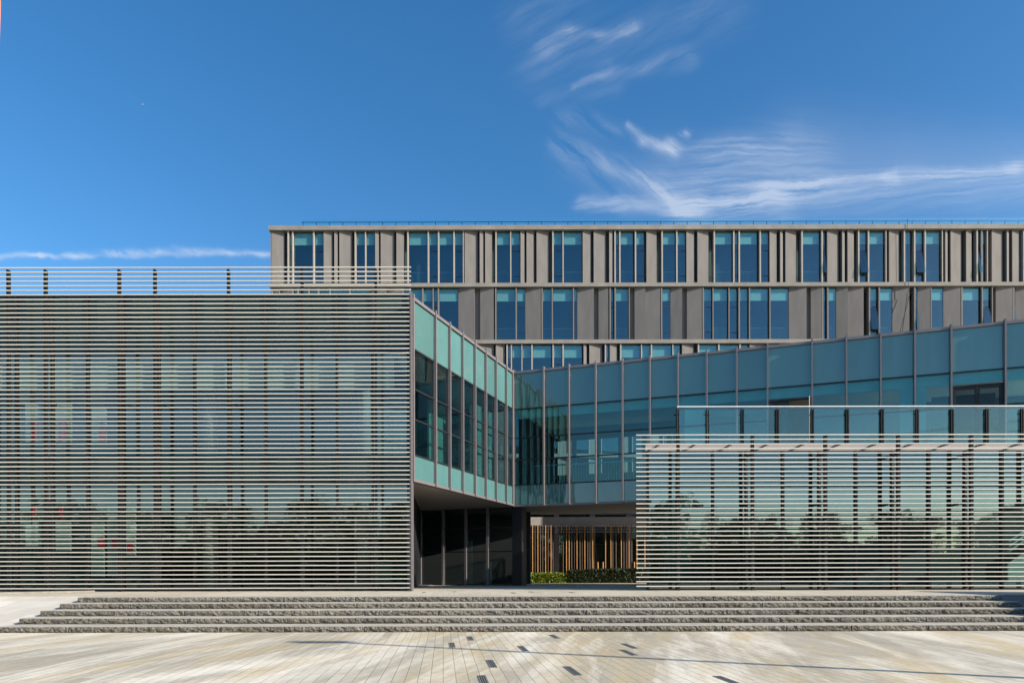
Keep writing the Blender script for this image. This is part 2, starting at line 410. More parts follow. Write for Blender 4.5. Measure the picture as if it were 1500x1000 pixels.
obj('transoms', g, M['dark'], left)
edges = [-22+.0]+[x for x in mx if x > -21.9]+[-3.84]
for a, b in zip(edges[:-1], edges[1:]):
    if b-a < .3: continue
    for z0,z1,kind in ((.09,4.06,'boxglass'),(4.13,5.06,'tealshade'),(5.13,9.02,'boxglass'),(9.09,11.19,'tealshade')):
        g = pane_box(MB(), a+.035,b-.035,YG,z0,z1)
        obj('spandrel_panel' if kind=='tealshade' else 'window_pane', g, M[kind], left)
# blinds along the top of the upper windows
g = MB(); g.box(-21.5,-4.5,YG+.25,YG+.27,7.75,8.93); obj('blind', g, M['blind'], left)
for x in (-12.0,-5.9):
    g = MB(); g.tube((x,YG+1.3,.03),(x,YG+1.3,4.1),.28,16); obj('column', g, M['soffit'], left, True)
    g = MB(); g.tube((x,YG+1.3,4.95),(x,YG+1.3,8.95),.28,16); obj('column', g, M['soffit'], left, True)

def curtain(frame, parent, pxs, rows, doors=(), zlow=None, post_t=.13, glassk='vision', top=10.93):
    ss = [frame.s_of(p) for p in pxs]
    for s in ss:
        g = MB(); frame.box(g, s-.035, s+.035, -.05, post_t, zlow if zlow is not None else rows[-1][1], top+.10)
        obj('mullion', g, M['mullion'], parent)
    g = MB()
    frame.box(g, ss[0], ss[-1], -.10, .09, top-.10, top+.02)
    obj('edge_trim', g, M['mullion'], parent); g = MB()
    frame.box(g, ss[0], ss[-1], -.10, .07, rows[-1][1]-.02 if zlow is None else zlow, (rows[-1][1]-.02 if zlow is None else zlow)+.10)
    obj('edge_trim', g, M['mullion'], parent)
    for i,(a,b) in enumerate(zip(ss[:-1], ss[1:])):
        door = i in doors
        for z1, z0, kind in rows:
            if door and kind != 'teal': continue
            lo = z0+.03; hi = z1-.03
            g = MB(); frame.pane(g, a+.035, b-.035, lo, hi)
            obj('spandrel_panel' if kind=='teal' else 'window_pane', g, M['teal' if kind=='teal' else glassk], parent)
    cuts = sorted(doors); runs = []; st = 0
    for d in cuts: runs.append((st,d)); st = d+1
    runs.append((st,len(ss)-1))
    for z1, z0, kind in rows[:-1]:
        for a, b in ([(0,len(ss)-1)] if z0 > 8.9 else runs):
            if b <= a: continue
            g = MB(); frame.box(g, ss[a], ss[b], -.05, .035, z0-.03, z0+.03); obj('transom', g, M['dark'], parent)
    return ss
wpx = [603,636,657,676,694,710,725,740,752.3]
wrows = [(10.86,9.04,'teal'),(9.04,7.55,'v'),(7.55,6.42,'v'),(6.42,5.09,'v'),(5.09,4.10,'teal')]
curtain(wing, left, wpx, wrows)
# things seen through the wing glass
g = MB(); wing.box(g, 6.9,7.5,-.75,-.4,4.95,8.5); obj('column', g, M['white'], left); g = MB(); wing.box(g, 8.35,8.8,-.75,-.4,4.95,8.5); obj('column', g, M['white'], left)
g = MB(); wing.box(g, 5.6,7.3,-2.3,-2.2,4.95,8.6); wing.box(g, .8,2.0,-3.1,-3.0,4.95,8.6); obj('inner_partition', g, M['pale'], left)
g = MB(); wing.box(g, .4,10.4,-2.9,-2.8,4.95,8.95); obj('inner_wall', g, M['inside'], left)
g = MB(); wing.box(g, .2,10.6,-2.7,-.2,8.95,9.02); obj('ceiling', g, M['pale'], left)
# ground-floor glazing beneath the wing
low = Frame((-8.5, 40.6), (.40, 36.95))
ss = [low.s_of(p) for p in (617,650,683,715)]; s_end = low.s_of(752)
for s in ss:
    g = MB(); low.box(g, s-.06,s+.06,-.06,.12,.0,4.1); obj('mullion', g, M['mullion'], left)
g = MB()
for z in (.02,1.75,3.0,3.98): low.box(g, 0, s_end, -.03,.05,z,z+.06)
obj('transoms', g, M['dark'], left)
es = [0]+ss+[s_end]
for a,b in zip(es[:-1],es[1:]):
    g = MB(); low.box(g, a+.06,b-.06,-.006,.006,.08,3.98); obj('window_pane', g, M['vision'], left)
g = MB(); low.box(g, s_end-.0, low.s_of(766), -.5,.15,.0,4.1); obj('end_pier', g, M['dark'], left)
g = MB(); low.box(g, 1.0, s_end-.4, -3.6,-3.5,.03,4.1); obj('inner_wall', g, M['inside'], left)
g = MB(); low.box(g, ss[1]+.9, ss[1]+1.15, -1.2,-1.1,.03,2.4); low.box(g, ss[2]+.35, ss[2]+.75, -1.6,-1.5,.03,1.3); obj('inner_partition', g, M['pale'], left)
g = MB(); g.prism([(-4.05,YG+.1),(-3.95,YG+.1),(-5.0,39.1),(-5.1,39.1)], .0, 4.1); obj('side_wall', g, M['dark'], left)

# display boards hung on a partition inside the left building
g = MB(); g.box(-21.2,-13.6,27.55,27.6,.03,4.04); obj('inner_partition', g, M['inside'], left)
g = MB(); g.box(-21.2,-13.6,27.55,27.6,4.95,7.7); obj('inner_partition', g, M['inside'], left)
boards = [ # pale rect px, red patches px
 ((39,766,61,800), [(49,740,54,757)], 'short pale board with red strip above, leftmost on the ground floor of the left building'),
 ((83,763,105,805), [(88,740,92,760)], 'short pale board with red strip, second one on the ground floor of the left building'),
 ((135,765,153,843), [(145,786,153.5,800)], 'tall pale board with one red block, middle of the ground floor of the left building'),
 ((159,740,176,843), [(165,788,172,800)], 'tallest pale board with a red block, reaching the ground floor ceiling in the left building'),
 ((186,742,199,812), [(188,792,195,808)], 'narrow board with a red foot, rightmost on the ground floor of the left building'),
 ((39,590,61,646), [(49,615,53,646),(56,617,58,640)], 'pale board with two red strips, leftmost on the upper floor of the left building'),
 ((83,590,107,646), [(88,615,92,646),(95,617,98,640)], 'pale board with red strips, middle one on the upper floor of the left building'),
 ((136,596,157,646), [(147,622,156,646)], 'pale board with broad red block, rightmost on the upper floor of the left building'),
]
for (x0,y0,x1,y1), reds, lb in boards:
    Y = 27.5; a, zt = W(x0,y0,Y); b, zb = W(x1,y1,Y); zb = max(zb, .05 if y0>700 else 5.0)
    t = thing('display_board', lb, 'display board', ((a+b)/2, Y, zb), 'display boards in the left building')
    g = MB(); g.box(a,b,Y-.06,Y+.04,zb,zt)
    for (rx0,ry0,rx1,ry1) in reds:
        if ry0 < y0: g.box(*(W(rx0,0,Y)[0], W(rx1,0,Y)[0]), Y-.05, Y+.04, zt, W(0,ry0,Y)[1])
    obj('panel', g, M['board'], t)
    r = MB()
    for (rx0,ry0,rx1,ry1) in reds:
        c, z1 = W(rx0,ry0,Y); d, z0 = W(rx1,ry1,Y); r.box(c,d+.04,Y-.075,Y-.062,max(z0,zb+.02),z1)
    obj('red_print', r, M['red'], t)

# ------------------------------------------------------------------ glazed bridge block
brg = thing('glazed_bridge', 'long raised blue-teal glazed block bridging the courtyard behind the right louvred pavilion', 'building', (10, 36, 4))
BE = (25.5, 36.75-.359*25.43)
bf = Frame((.07,36.75), BE)
BD = 5.6
bpx = [753.2,798,835,874,913,953,994,1036,1080,1125,1190,1240,1290,1340,1393,1472,1526,1582]
brows = [(10.86,9.02,'teal'),(9.02,7.55,'v'),(7.55,6.43,'v'),(6.43,5.14,'v'),(5.14,4.06,'teal')]
bs = curtain(bf, brg, bpx, brows, doors=(9,14), glassk='bridgeglass', post_t=.20)
L = bs[-1]
g = MB(); bf.box(g, .12, L, -BD, -.11, 10.70, 10.92); obj('roof', g, M['roof'], brg)
g = MB(); bf.box(g, .12, L, -BD, -.11, 4.06, 5.05); obj('floor_slab', g, M['soffit'], brg)
g = MB(); bf.box(g, .2, L, -.5, -.12, 8.55, 9.05); obj('bulkhead', g, M['pale'], brg)
g = MB(); bf.box(g, .2, L, -BD+.3, -.62, 8.97, 9.05); obj('ceiling', g, M['pale'], brg)
g = MB(); g.box(13.0,24,41.2,45.8,8.0,10.4); obj('added_shade_block', g, M['concrete'], brg)  # unseen block added to throw shade on the courtyard beam
# back wall with a window strip over the courtyard side
g = MB()
bf.box(g, .2, L, -BD, -BD+.15, 5.05, 6.3); bf.box(g, .2, L, -BD, -BD+.15, 8.3, 10.7); bf.box(g, 7.4, L, -BD, -BD+.15, 6.3, 8.3)
for k in range(6): bf.box(g, .3+1.35*k, .55+1.35*k, -BD, -BD+.15, 6.3, 8.3)
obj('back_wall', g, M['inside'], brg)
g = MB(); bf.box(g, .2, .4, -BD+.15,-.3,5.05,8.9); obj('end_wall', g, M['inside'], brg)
g = MB()
for s0,s1 in ((bf.s_of(1320),bf.s_of(1358)),(bf.s_of(1003),bf.s_of(1034))): bf.box(g, s0, s1, -.3,-.14,5.05,8.55)
obj('inner_partition', g, M['pale'], brg)
# inside balustrade
g = MB(); bf.box(g, .4, 8.6, -2.05,-2.0,6.35,6.42); bf.box(g, .4,8.6,-2.05,-2.0,5.2,5.26)
for k in range(56): bf.box(g, .45+.145*k, .47+.145*k, -2.04,-2.01,5.26,6.35)
obj('inner_railing', g, M['pale'], brg)
# terrace doors
for i, opened in ((9,True),(14,False)):
    a, b = bs[i]+.04, bs[i+1]-.04; d = obj('door_frame', bf.box(bf.box(bf.box(MB(), a,a+.07,-.06,.05,5.3,8.46), b-.07,b,-.06,.05,5.3,8.46), a+.07,b-.07,-.06,.05,8.39,8.46), M['dark'], brg)
    g = MB(); bf.box(g, a+.0,b-.0,-.012,.012,8.49,8.99); obj('window_pane', g, M['bridgeglass'], brg)
    m_ = (a+b)/2
    leaves = ((a+.07,m_-.01),(m_+.01,b-.07)) if not opened else ((a+.07,m_-.01),)
    for s0,s1 in leaves:
        g = MB(); bf.box(g, s0,s0+.08,-.04,.03,5.32,8.37); bf.box(g, s1-.08,s1,-.04,.03,5.32,8.37); bf.box(g, s0+.08,s1-.08,-.04,.03,8.28,8.37); bf.box(g, s0+.08,s1-.08,-.04,.03,5.32,5.45)
        lf = obj('door', g, M['dark'], brg)
        g = MB(); bf.box(g, s0+.08,s1-.08,-.01,.004,5.45,8.28); obj('pane', g, M['doorglass'], lf)
    if opened:   # the other leaf stands swung outward
        p = bf.xy(b-.09, .04); q = bf.xy(b-.12, .78)
        lf = obj('door', MB().prism([p,q,(q[0]+.05,q[1]+.02),(p[0]+.05,p[1]+.02)],5.32,8.37), M['dark'], brg)
    g = MB(); bf.box(g, a-.3,b+.3,-2.4,-2.3,5.05,8.55); obj('inner_wall', g, M['inside'], brg)

# ------------------------------------------------------------------ right louvred pavilion with terrace
pav = thing('louvred_pavilion', 'low right glass pavilion wrapped in horizontal white louvres under a roof terrace', 'building', (12, 30, 0))
YP = 26.4
rs = MB(); slats(rs, (932-750)/F*YP, 24, YP, 5.73, 34, .1687)
rscreen = obj('louvre_screen', rs, M['slat'], pav)
for px in (1103,1210,1317,1424,1531):
    x = (px-750)/F*(YP+.08); g = MB(); g.box(x-.05,x+.05,YP+.06,YP+.2,.0,5.72)
    for zz in (.9,3.2,5.0): g.box(x-.025,x+.025,YP+.2,YP+.74,zz,zz+.08)
    obj('post', g, M['post'], rscreen)
x = (994-750)/F*(YP+.08); g = MB(); g.box(x-.05,x+.05,YP+.06,YP+.2,.0,5.72); obj('post', g, M['post'], rscreen)
X0 = 5.12
bl = lambda x: 36.75-.359*(x-.07)-.16          # front line of the bridge wall
roofp = [(X0-.05,YG-.05),(24.5,YG-.05),(24.5,bl(24.5)),(8.3,bl(8.3)),(X0+1.6,YG+4.6)]
g = MB(); g.prism(roofp, 5.27, 5.50); obj('terrace_roof', g, M['fascia'], pav)
g = MB(); g.prism([(p[0]*.999+.05,p[1]+(.1 if p[1]<YG else -.05)) for p in roofp], 5.5, 5.515); obj('added_bounce_sheet', g, solid('bounce_cut_dark',(.10,.085,.07),.8,0,.2,6), pav)  # unseen dark sheet added to cut light bouncing onto the bridge wall
g = MB(); k = X0+.35
while k < 24:
    g.box(k-.03,k+.03,YP+.2,YG-.05,5.40,5.46); k += 1.35
obj('screen_brackets', g, M['mullion'], pav)
pm = [X0+.04, (993-750)/F*YG, (1044-750)/F*YG]; x = (1092.5-750)/F*YG
pm = [X0+.04,(1044-750)/F*YG,(1093-750)/F*YG]
while pm[-1] < 23: pm.append(pm[-1]+1.385)
for x in pm:
    g = MB(); g.box(x-.04,x+.04,YG-.10,YG+.08,.0,5.27); obj('mullion', g, M['post'], pav)
g = MB(); g.box((992-750)/F*YG-.04,(992-750)/F*YG+.04,YG-.10,YG+.08,.0,5.27); obj('mullion', g, M['post'], pav)
pm.insert(1,(992-750)/F*YG)
for a,b in zip(pm[:-1],pm[1:]):
    for z0,z1 in ((.06,3.9),(3.97,5.25)):
        g = pane_box(MB(), a+.04,b-.04,YG,z0,z1); obj('window_pane', g, M['pavglass'], pav)
g = MB(); g.box(X0,24,YG-.04,YG+.05,3.9,3.97); g.box(X0,24,YG-.04,YG+.05,.0,.06); obj('transoms', g, M['dark'], pav)
g = MB(); g.prism([(X0+.05,YG+.1),(X0+.13,YG+.1),(X0+1.75,YG+4.6),(X0+1.65,YG+4.6)],.02,5.27); obj('side_wall', g, M['pavglass'], pav)
g = MB(); g.prism([(X0+.3,YG+.1),(24,YG+.1),(24,YG+7),(X0+3,YG+7)],.004,.03); obj('ground_floor', g, M['floorin'], pav)
g = MB(); g.prism([(X0+2.2,YG+5.0),(24,YG+5.0),(24,YG+5.1),(X0+2.2,YG+5.1)],.03,5.2); obj('inner_wall', g, M['inside'], pav)
g = MB(); g.box((968-750)/F*28.6,(1035-750)/F*28.6,28.6,28.7,.03,5.1); obj('inner_partition', g, solid('grey_green_panel',(.22,.28,.27),.6), pav)
for x in (9.3,12.1,14.9,17.7,20.5):
    g = MB(); g.tube((x,YG+.7,.03),(x,YG+.7,5.2),.16,14); obj('column', g, M['dark'], pav, True)
# sunlit stair inside at the right
g = MB(); yb = 29.2
(xa,za),(xb,zb),(xc,zc),(xd,zd) = W(1472,853,yb),W(1560,853,yb),W(1560,770,yb),W(1472,829,yb)
pts = [(xa,za),(xb,za),(xc,zc),(xa,zd)]
n0 = len(g.v); g.v += [(p[0],yb,p[1]) for p in pts]+[(p[0],yb+1.2,p[1]) for p in pts]
g.f += [(n0,n0+1,n0+2,n0+3),(n0+7,n0+6,n0+5,n0+4)]+[(n0+i,n0+4+i,n0+4+(i+1)%4,n0+(i+1)%4) for i in range(4)]
for off in (.42,.62,.82):
    g.hexa([(xa,yb-.02,zd+off),(xc,yb-.02,zc+off),(xc,yb+.02,zc+off),(xa,yb+.02,zd+off),(xa,yb-.02,zd+off+.09),(xc,yb-.02,zc+off+.09),(xc,yb+.02,zc+off+.09),(xa,yb+.02,zd+off+.09)])
obj('inner_stair', g, M['pale'], pav)

# terrace glass balustrade (fixed on the pavilion roof)
bal = obj('balustrade', MB().tube((6.45,27.98,7.06-.0),(24.3,27.98,7.06),.028,10).tube((6.45,27.98,7.06),(7.3,31.8,7.06),.028,10), M['dark'], pav)
YB = 28.0
x = (985-750)/F*YB; bx = []
for k in range(13): bx.append((1035.6-51 + k*51 - 750)/F*YB)
bx[0] = 6.46
for i, x in enumerate(bx):
    g = MB(); g.box(x-.055,x-.02,YB-.15,YB-.06,5.50,7.0); g.box(x+.02,x+.055,YB-.15,YB-.06,5.50,7.0)
    for zz in (5.7,6.82): g.tube((x-.13,YB+.0,zz),(x+.13,YB+.0,zz),.022,8)
    obj('baluster_post', g, M['black'], bal)
for a,b in zip(bx[:-1],bx[1:]):
    g = MB(); g.box(a+.015,b-.015,YB-.05,YB-.035,5.46,7.12)
    obj('glass_panel', g, M['rail'], bal)
g = MB(); g.box(bx[0],bx[-1],YB-.052,YB-.033,7.122,7.15); obj('glass_edge', g, M['white'], bal)
g = MB(); g.prism([(6.44,27.95),(6.46,27.95),(7.3,31.8),(7.28,31.8)],5.5,7.12); obj('glass_panel', g, M['rail'], bal)

# ------------------------------------------------------------------ office tower
YT = 50.0
tow = thing('office_tower', 'tall grey concrete office block with rhythmic fins, panels and blue windows behind the glass buildings', 'building', (8, 52, 0))
def tx(px): return (px-750)/F*YT
TXL, TXR = tx(397), 44.0
bandz = [(24.86,25.14-.0,.12),(20.55,20.84,.10),(16.58,16.87,.10),(12.6,12.9,.10),(8.7,9.0,.10),(4.75,5.0,.1)]
zt = lambda y: EYE+(HZ-y)/F*YT
bandz = [(zt(337.5),zt(331),.14),(zt(420.5),zt(415),.10),(zt(503.5),zt(498),.10),(zt(587),zt(581.5),.1),(zt(670),zt(664.5),.1),(zt(753),zt(747),.1)]
for z0,z1,p in bandz:
    g = MB(); g.box(TXL-p*.6,TXR,YT-p,YT+1.2,z0,z1); obj('floor_band', g, M['band'], tow)
g = MB(); g.box(TXL+.1,TXR,YT+1.2,YT+14,20.0,bandz[0][1]-.03); g.box(TXL+.1,TXR,YT+3.0,YT+14,.0,20.0); obj('core_wall', g, M['inside'], tow)
g = MB(); g.box(TXL,TXL+.12,YT+.02,YT+14.1,.0,bandz[0][0]); obj('side_wall', g, M['concrete'], tow)
g = MB(); g.box(TXL,TXR,YT+.6,YT+14.2,bandz[0][1]-.02,bandz[0][1]+.02); obj('roof', g, M['roof'], tow)

R1 = """P399.4-416.6 g424-428.6 G430.6-459 g461.4-474 P475-487.4 P490.6-495.4 P498-516 G522.4-535.6 G537-550 P550.5-556 P558.6-578 P581.6-592.6
G599.4-627 g629.4-642 G644.4-665 g667-679 P681.6-700.3 P703.7-709.2 P711.6-722 G728.6-748.3 g750-763 P763.5-769.5 P772.3-783.6 P787-805 g812-825 G826.6-854
P854.6-867 P870.7-889 P893.5-899 g903-908 G910-929.5 g933-945.6 P948-963.5 G972-991 g993.5-1006 P1006.5-1018.7 P1022.8-1040 G1048.5-1075 g1077-1083 G1085-1111.6
g1115.7-1128 P1128.5-1140 P1144-1148.3 P1151.7-1169 G1177-1203 o1206.4-1211.3 P1213-1230.7 P1234.8-1239 P1242.7-1253 o1260-1272.5 G1274.4-1298.4 P1303.7-1320
G1327-1337 o1342-1355.5 G1357.4-1381 P1386-1390 P1393.7-1411.7 P1416.5-1425.6 o1433.5-1439 G1440-1447 P1454-1472 P1476-1480 P1484-1496 G1502-1520 g1522-1534 P1535-1560 P1564-1600"""
R2 = """P399.4-410 P412-428 g430-436 G438-452 G454-466 G468-483 G485-512 G514-542 P543-566 P568-590 g592-600 G602-619 G621-634.6 g636-642 G644-672 P673.2-696 P704-724 G728-756 g758-770.4 P771.6-793 G796-809 G810.7-840 g841.7-846.7
P847.7-870.7 P878-892 g895.7-900 G903-922 P931-946 P948-968 g971-983.7 P985-1000 P1008-1029 g1032-1044.6 G1046-1068 g1069.4-1081.6 G1084.7-1098 G1099.5-1128 G1129.6-1157.7 P1159.6-1182.4
P1190-1204.7 g1207-1212.4 G1214.6-1227.5 P1228.3-1243 P1243.5-1266 o1275.6-1288 G1290-1310 P1311-1333 o1342-1347 P1348-1364.4 G1365.6-1385 P1386.7-1408 G1411-1439 o1440.7-1454
P1462-1484.4 o1487-1491 P1493-1515 G1518-1540 P1545-1570 P1572-1600"""
R3 = """P640-660 P664-694 P698-724 P727-740 g744.5-749 G750.7-764.6 G766-779 G781-809 g812-824.4 G826.6-854 P855.6-860 P864-883 g888.7-893 P894-905 G911-939.6 G941-954 G956-985.6 g987-998 P1000-1018 G1025-1052 G1054.7-1083.5 g1085.7-1097.7
P1099-1122.4 P1126-1140 G1146-1170 g1172-1184 P1186-1204"""
def row(txt, z0, z1, rev):
    els = []
    for w in txt.split():
        k = w[0]; a, b = w[1:].split('-'); els.append((k, tx(float(a)), tx(float(b))))
    for i,(k,a,b) in enumerate(els):
        pk, pb = (els[i-1][0], els[i-1][2]) if i else (None, a)
        nk, na = (els[i+1][0], els[i+1][1]) if i+1 < len(els) else (None, b)
        if k == 'P':
            D = .13
            if not rev:
                e = max(b+.001, na-(.10 if nk and nk in 'Ggo' else 0)) if nk else b+.001
                pts = [(a,YT+.01),(b,YT+.01+D*min(1.3,(b-a)/.9+.3)),(b,YT+.58),(e,YT+.58),(e,YT+.72),(a,YT+.72)]
            else:
                e = max(min(a-.001, pb), a-.5) if pk else a-.001
                if a-e < .22: pts = [(e,YT+.01+D*min(1.5,(b-e)/.7+.35)),(b,YT+.01),(b,YT+.72),(e,YT+.72)]
                else: pts = [(e,YT+.40),(a,YT+.40),(a,YT+.01+D*min(1.3,(b-a)/.9+.35)),(b,YT+.01),(b,YT+.72),(e,YT+.72)]
            g = MB(); g.prism(pts, z0, z1); obj('concrete_panel', g, M['concrete'], tow)
        else:
            yg = YT+.20
            # fin between the previous element and this pane
            fw = .095
            lo = a-min(fw, max(.03, a-pb)) if pk else a-fw
            g = MB(); g.box(lo, a, YT+.0, YT+.36, z0, z1); obj('fin', g, M['fin' if not rev else 'concrete'], tow)
            if nk is None or (nk == 'P' and na-b > .12): 
                g = MB(); g.box(b, b+.06, YT+.0, YT+.36, z0, z1); obj('fin', g, M['fin' if not rev else 'concrete'], tow)
            fr = MB(); t = .025
            fr.box(a,a+t,yg-.03,yg+.05,z0,z1); fr.box(b-t,b,yg-.03,yg+.05,z0,z1); fr.box(a+t,b-t,yg-.03,yg+.05,z0,z0+t); fr.box(a+t,b-t,yg-.03,yg+.05,z1-t,z1)
            h = z1-z0; mids = [z0+.155*h, z0+.63*h] if k in 'go' else []
            for m in mids: fr.box(a+t,b-t,yg-.025,yg+.045,m-.02,m+.02)
            win = obj('window', fr, M['dark'], tow)
            zs = [z0+t]+mids+[z1-t]
            for q,(c,d) in enumerate(zip(zs[:-1],zs[1:])):
                if k == 'o' and q == 1: continue
                g = pane_box(MB(), a+t,b-t,yg,c,d,.003,.005)
                obj('pane', g, M['towerglass'], win)
            if k == 'o':    # top-hung casement pushed open
                c,d = zs[1]+.03, zs[2]-.02; ang = R(12); dy = -(d-c)*math.sin(ang); cz = d-(d-c)*math.cos(ang)
                g = MB(); g.hexa([(a+t,yg-.03+dy,cz),(b-t,yg-.03+dy,cz),(b-t,yg-.03+dy+.03,cz),(a+t,yg-.03+dy+.03,cz),(a+t,yg-.03,d),(b-t,yg-.03,d),(b-t,yg,d),(a+t,yg,d)])
                obj('open_casement', g, M['towerglass'], win)
            g = MB(); g.box(a+t,b-t,yg+.05,yg+.06,z1-.24*h-random.uniform(0,.01),z1-t); obj('blind', g, M['blind'], win)
            if k == 'G' and (b-a) > .5:   # faint inside guard rail
                g = MB(); g.box(a+t,b-t,yg+.10,yg+.12,z0+.24*h,z0+.25*h); x = a+.1
                while x < b-.05: g.box(x,x+.012,yg+.10,yg+.115,z0,z0+.24*h); x += .12
                obj('guard_rail', g, M['mullion'], win)
row(R1, bandz[1][1], bandz[0][0], False)
row(R2, bandz[2][1], bandz[1][0], True)
row(R3, bandz[3][1], bandz[2][0], False)
# lower storeys, seen only through the bridge and the courtyard gap: simple repeats
def lowrow(z0, z1):
    x = -3.2
    while x < 13:
        g = MB(); g.prism([(x,YT+.01),(x+.8,YT+.18),(x+.8,YT+.7),(x,YT+.7)], z0, z1); obj('concrete_panel', g, M['concrete'], tow)
        fr = MB(); fr.box(x+.8,x+.86,YT,YT+.3,z0,z1); fr.box(x+2.1,x+2.16,YT,YT+.3,z0,z1); win = obj('window', fr, M['fin'], tow)
        g = MB(); g.box(x+.86,x+2.1,YT+.2,YT+.21,z0,z1); obj('pane', g, M['towerglass'], win)
        x += 2.16
lowrow(bandz[4][1], bandz[3][0]); lowrow(bandz[5][1], bandz[4][0])
for px in (769,815.5,868,921,980):
    x = (px-750)/F*49.4; g = MB(); g.box(x-.17,x+.17,49.3,49.6,.0,4.75); obj('column', g, M['mullion'], tow)
x = -3.0; g = MB(); fr = MB()
while x < 13:
    g.box(x+.03,x+1.3,50.2,50.21,.05,4.75); fr.box(x-.03,x+.03,50.15,50.27,.0,4.75); x += 1.36
fr.box(-3,13,50.16,50.26,2.6,2.66)
w_ = obj('window', fr, M['dark'], tow); obj('pane', g, M['vision'], w_)
# roof balustrade
YR = YT+1.0
rail = obj('roof_balustrade', MB().box((443-750)/F*YR,TXR,YR-.02,YR+.02,25.60,25.64), M['dark'], tow)
px = 445.0; x0 = (443-750)/F*YR
xs = []
while True:
    x = (px-750)/F*YR
    if x > TXR: break
    xs.append(x); px += 19.4
pm_ = MB()
for x in xs: pm_.box(x-.02,x+.02,YR+.0,YR+.04,25.1,25.6)
obj('rail_posts', pm_, M['dark'], rail)
g = MB()
for a,b in zip(xs[:-1],xs[1:]): g.box(a+.01,b-.01,YR-.06,YR-.045,25.12,25.84)
obj('glass_panels', g, M['railblue'], rail)
# two loose cables hanging on the tower facade at the right
g = MB()
for (a,b,c,d) in ((1334,430,1318,492),(1330,430,1322,492)): 
    p = W(a,b,YT-.2); q = W(c,d,YT-.2); g.tube((p[0],YT-.2,p[1]),(q[0],YT-.2,q[1]),.018,6)
p = W(1330,322,YT-.2); q = W(1332,430,YT-.2); g.tube((p[0],YT-.2,p[1]),(q[0],YT-.2,q[1]),.014,6)
setp(obj('hanging_cable', g, M['dark']), 'thin dark cables hanging down the concrete facade near the open windows', 'cable')

# ------------------------------------------------------------------ courtyard: beam, rods, hedge
YC = 46.6
g = MB(); z0 = EYE+(HZ-769)/F*YC; z1 = EYE+(HZ-757)/F*YC
can = thing('canopy_beam', 'pale concrete canopy beam above the ochre rods in the courtyard, half in shadow', 'canopy', (4,YC,z0))
g.box(-2.5,13,YC,YC+1.6,z0,z1); obj('beam', g, M['fin'], can)
g = MB()
for x in (-2.2,5.3,12.8): g.box(x-.12,x+.12,YC+.8,YC+1.0,.0,z0)
obj('column', g, M['mullion'], can)
rod = thing('rod_screen', 'screen of slender vertical ochre and brown rods behind the courtyard hedge', 'screen', (4,YC-.3,0))
YRD = YC-.3
g = MB()
for zz in (3.30,3.48,3.63): g.tube((-1.5,YRD+.03,zz),(12,YRD+.03,zz),.02,6)
obj('rail', g, M['steel'], rod)
for px in (772.6,776.3,780,787.7,799,807,829.6,833.6,845,856.5,868,887,894.7,910,921.3,932.8,944.5,955,966):
    x = (px-750)/F*YRD; g = MB(); g.tube((x,YRD,.1),(x,YRD,z0-.005),.032,8); obj('ochre_rod', g, M['gold'], rod)
for px in (784,791.5,795,803,810,825,837.5,841.6,849.6,853,861,864,897.7,902.5,914,917.6,925.6):
    x = (px-750)/F*YRD; g = MB(); g.tube((x,YRD+.06,.1),(x,YRD+.06,z0-.005),.03,8); obj('brown_rod', g, M['brownrod'], rod)
for px in (768.8,814,822,906):
    x = (px-750)/F*YRD; g = MB(); g.tube((x,YRD,3.2),(x,YRD,z0-.005),.04,8); obj('short_rod', g, M['gold'], rod)
for px in (875.6,883.2,929):
    x = (px-750)/F*YRD; g = MB(); g.tube((x,YRD,.1),(x,YRD,1.35),.05,8); obj('stub_rod', g, M['gold'], rod)

def leaves(n, fn, size):
    g = MB()
    for _ in range(n):
        c = Vector(fn()); a = Vector((random.gauss(0,1),random.gauss(0,1),random.gauss(0,1))).normalized()
        b = a.orthogonal().normalized(); q = random.random()*6.28; b = Matrix.Rotation(q,3,a) @ b; d = a.cross(b)
        s = size*random.uniform(.6,1.3); g.poly([c-b*s, c+d*s*.5, c+b*s, c-d*s*.5])
    return g
def hedge(x0,x1,y0,y1,h0,h1,n,label,mat='hedge'):
    def fn():
        x = random.uniform(x0,x1); w = (x-x0)/(x1-x0); h = h0+(h1-h0)*w + .09*noise.noise((x*2.2,1,0)) + random.gauss(0,.035)
        if random.random() < .45: return (x, random.uniform(y0,y1), h*random.uniform(.9,1.0))
        return (x, random.choice((y0,y0,y1))+random.gauss(0,.04), random.uniform(.02,1)*h)
    t = thing('hedge', label, 'hedge', ((x0+x1)/2,(y0+y1)/2,0))
    obj('foliage', leaves(n, fn, .075), M[mat], t)
    g = MB(); g.box(x0+.06,x1-.06,y0+.10,y1-.1,.0,min(h0,h1)-.12); obj('branches', g, M['bark'], t)
hedge((765-750)/F*45.3,(834-750)/F*45.3,45.5,46.15,.58,.60,4000,'bright yellow-green clipped hedge in sunlight beside the black pier in the courtyard')
hedge((834-750)/F*45.3,10.5,45.4,46.15,.80,.95,8000,'taller green hedge, shade painted into its leaves, at the foot of the ochre rods', 'hedgeshade')

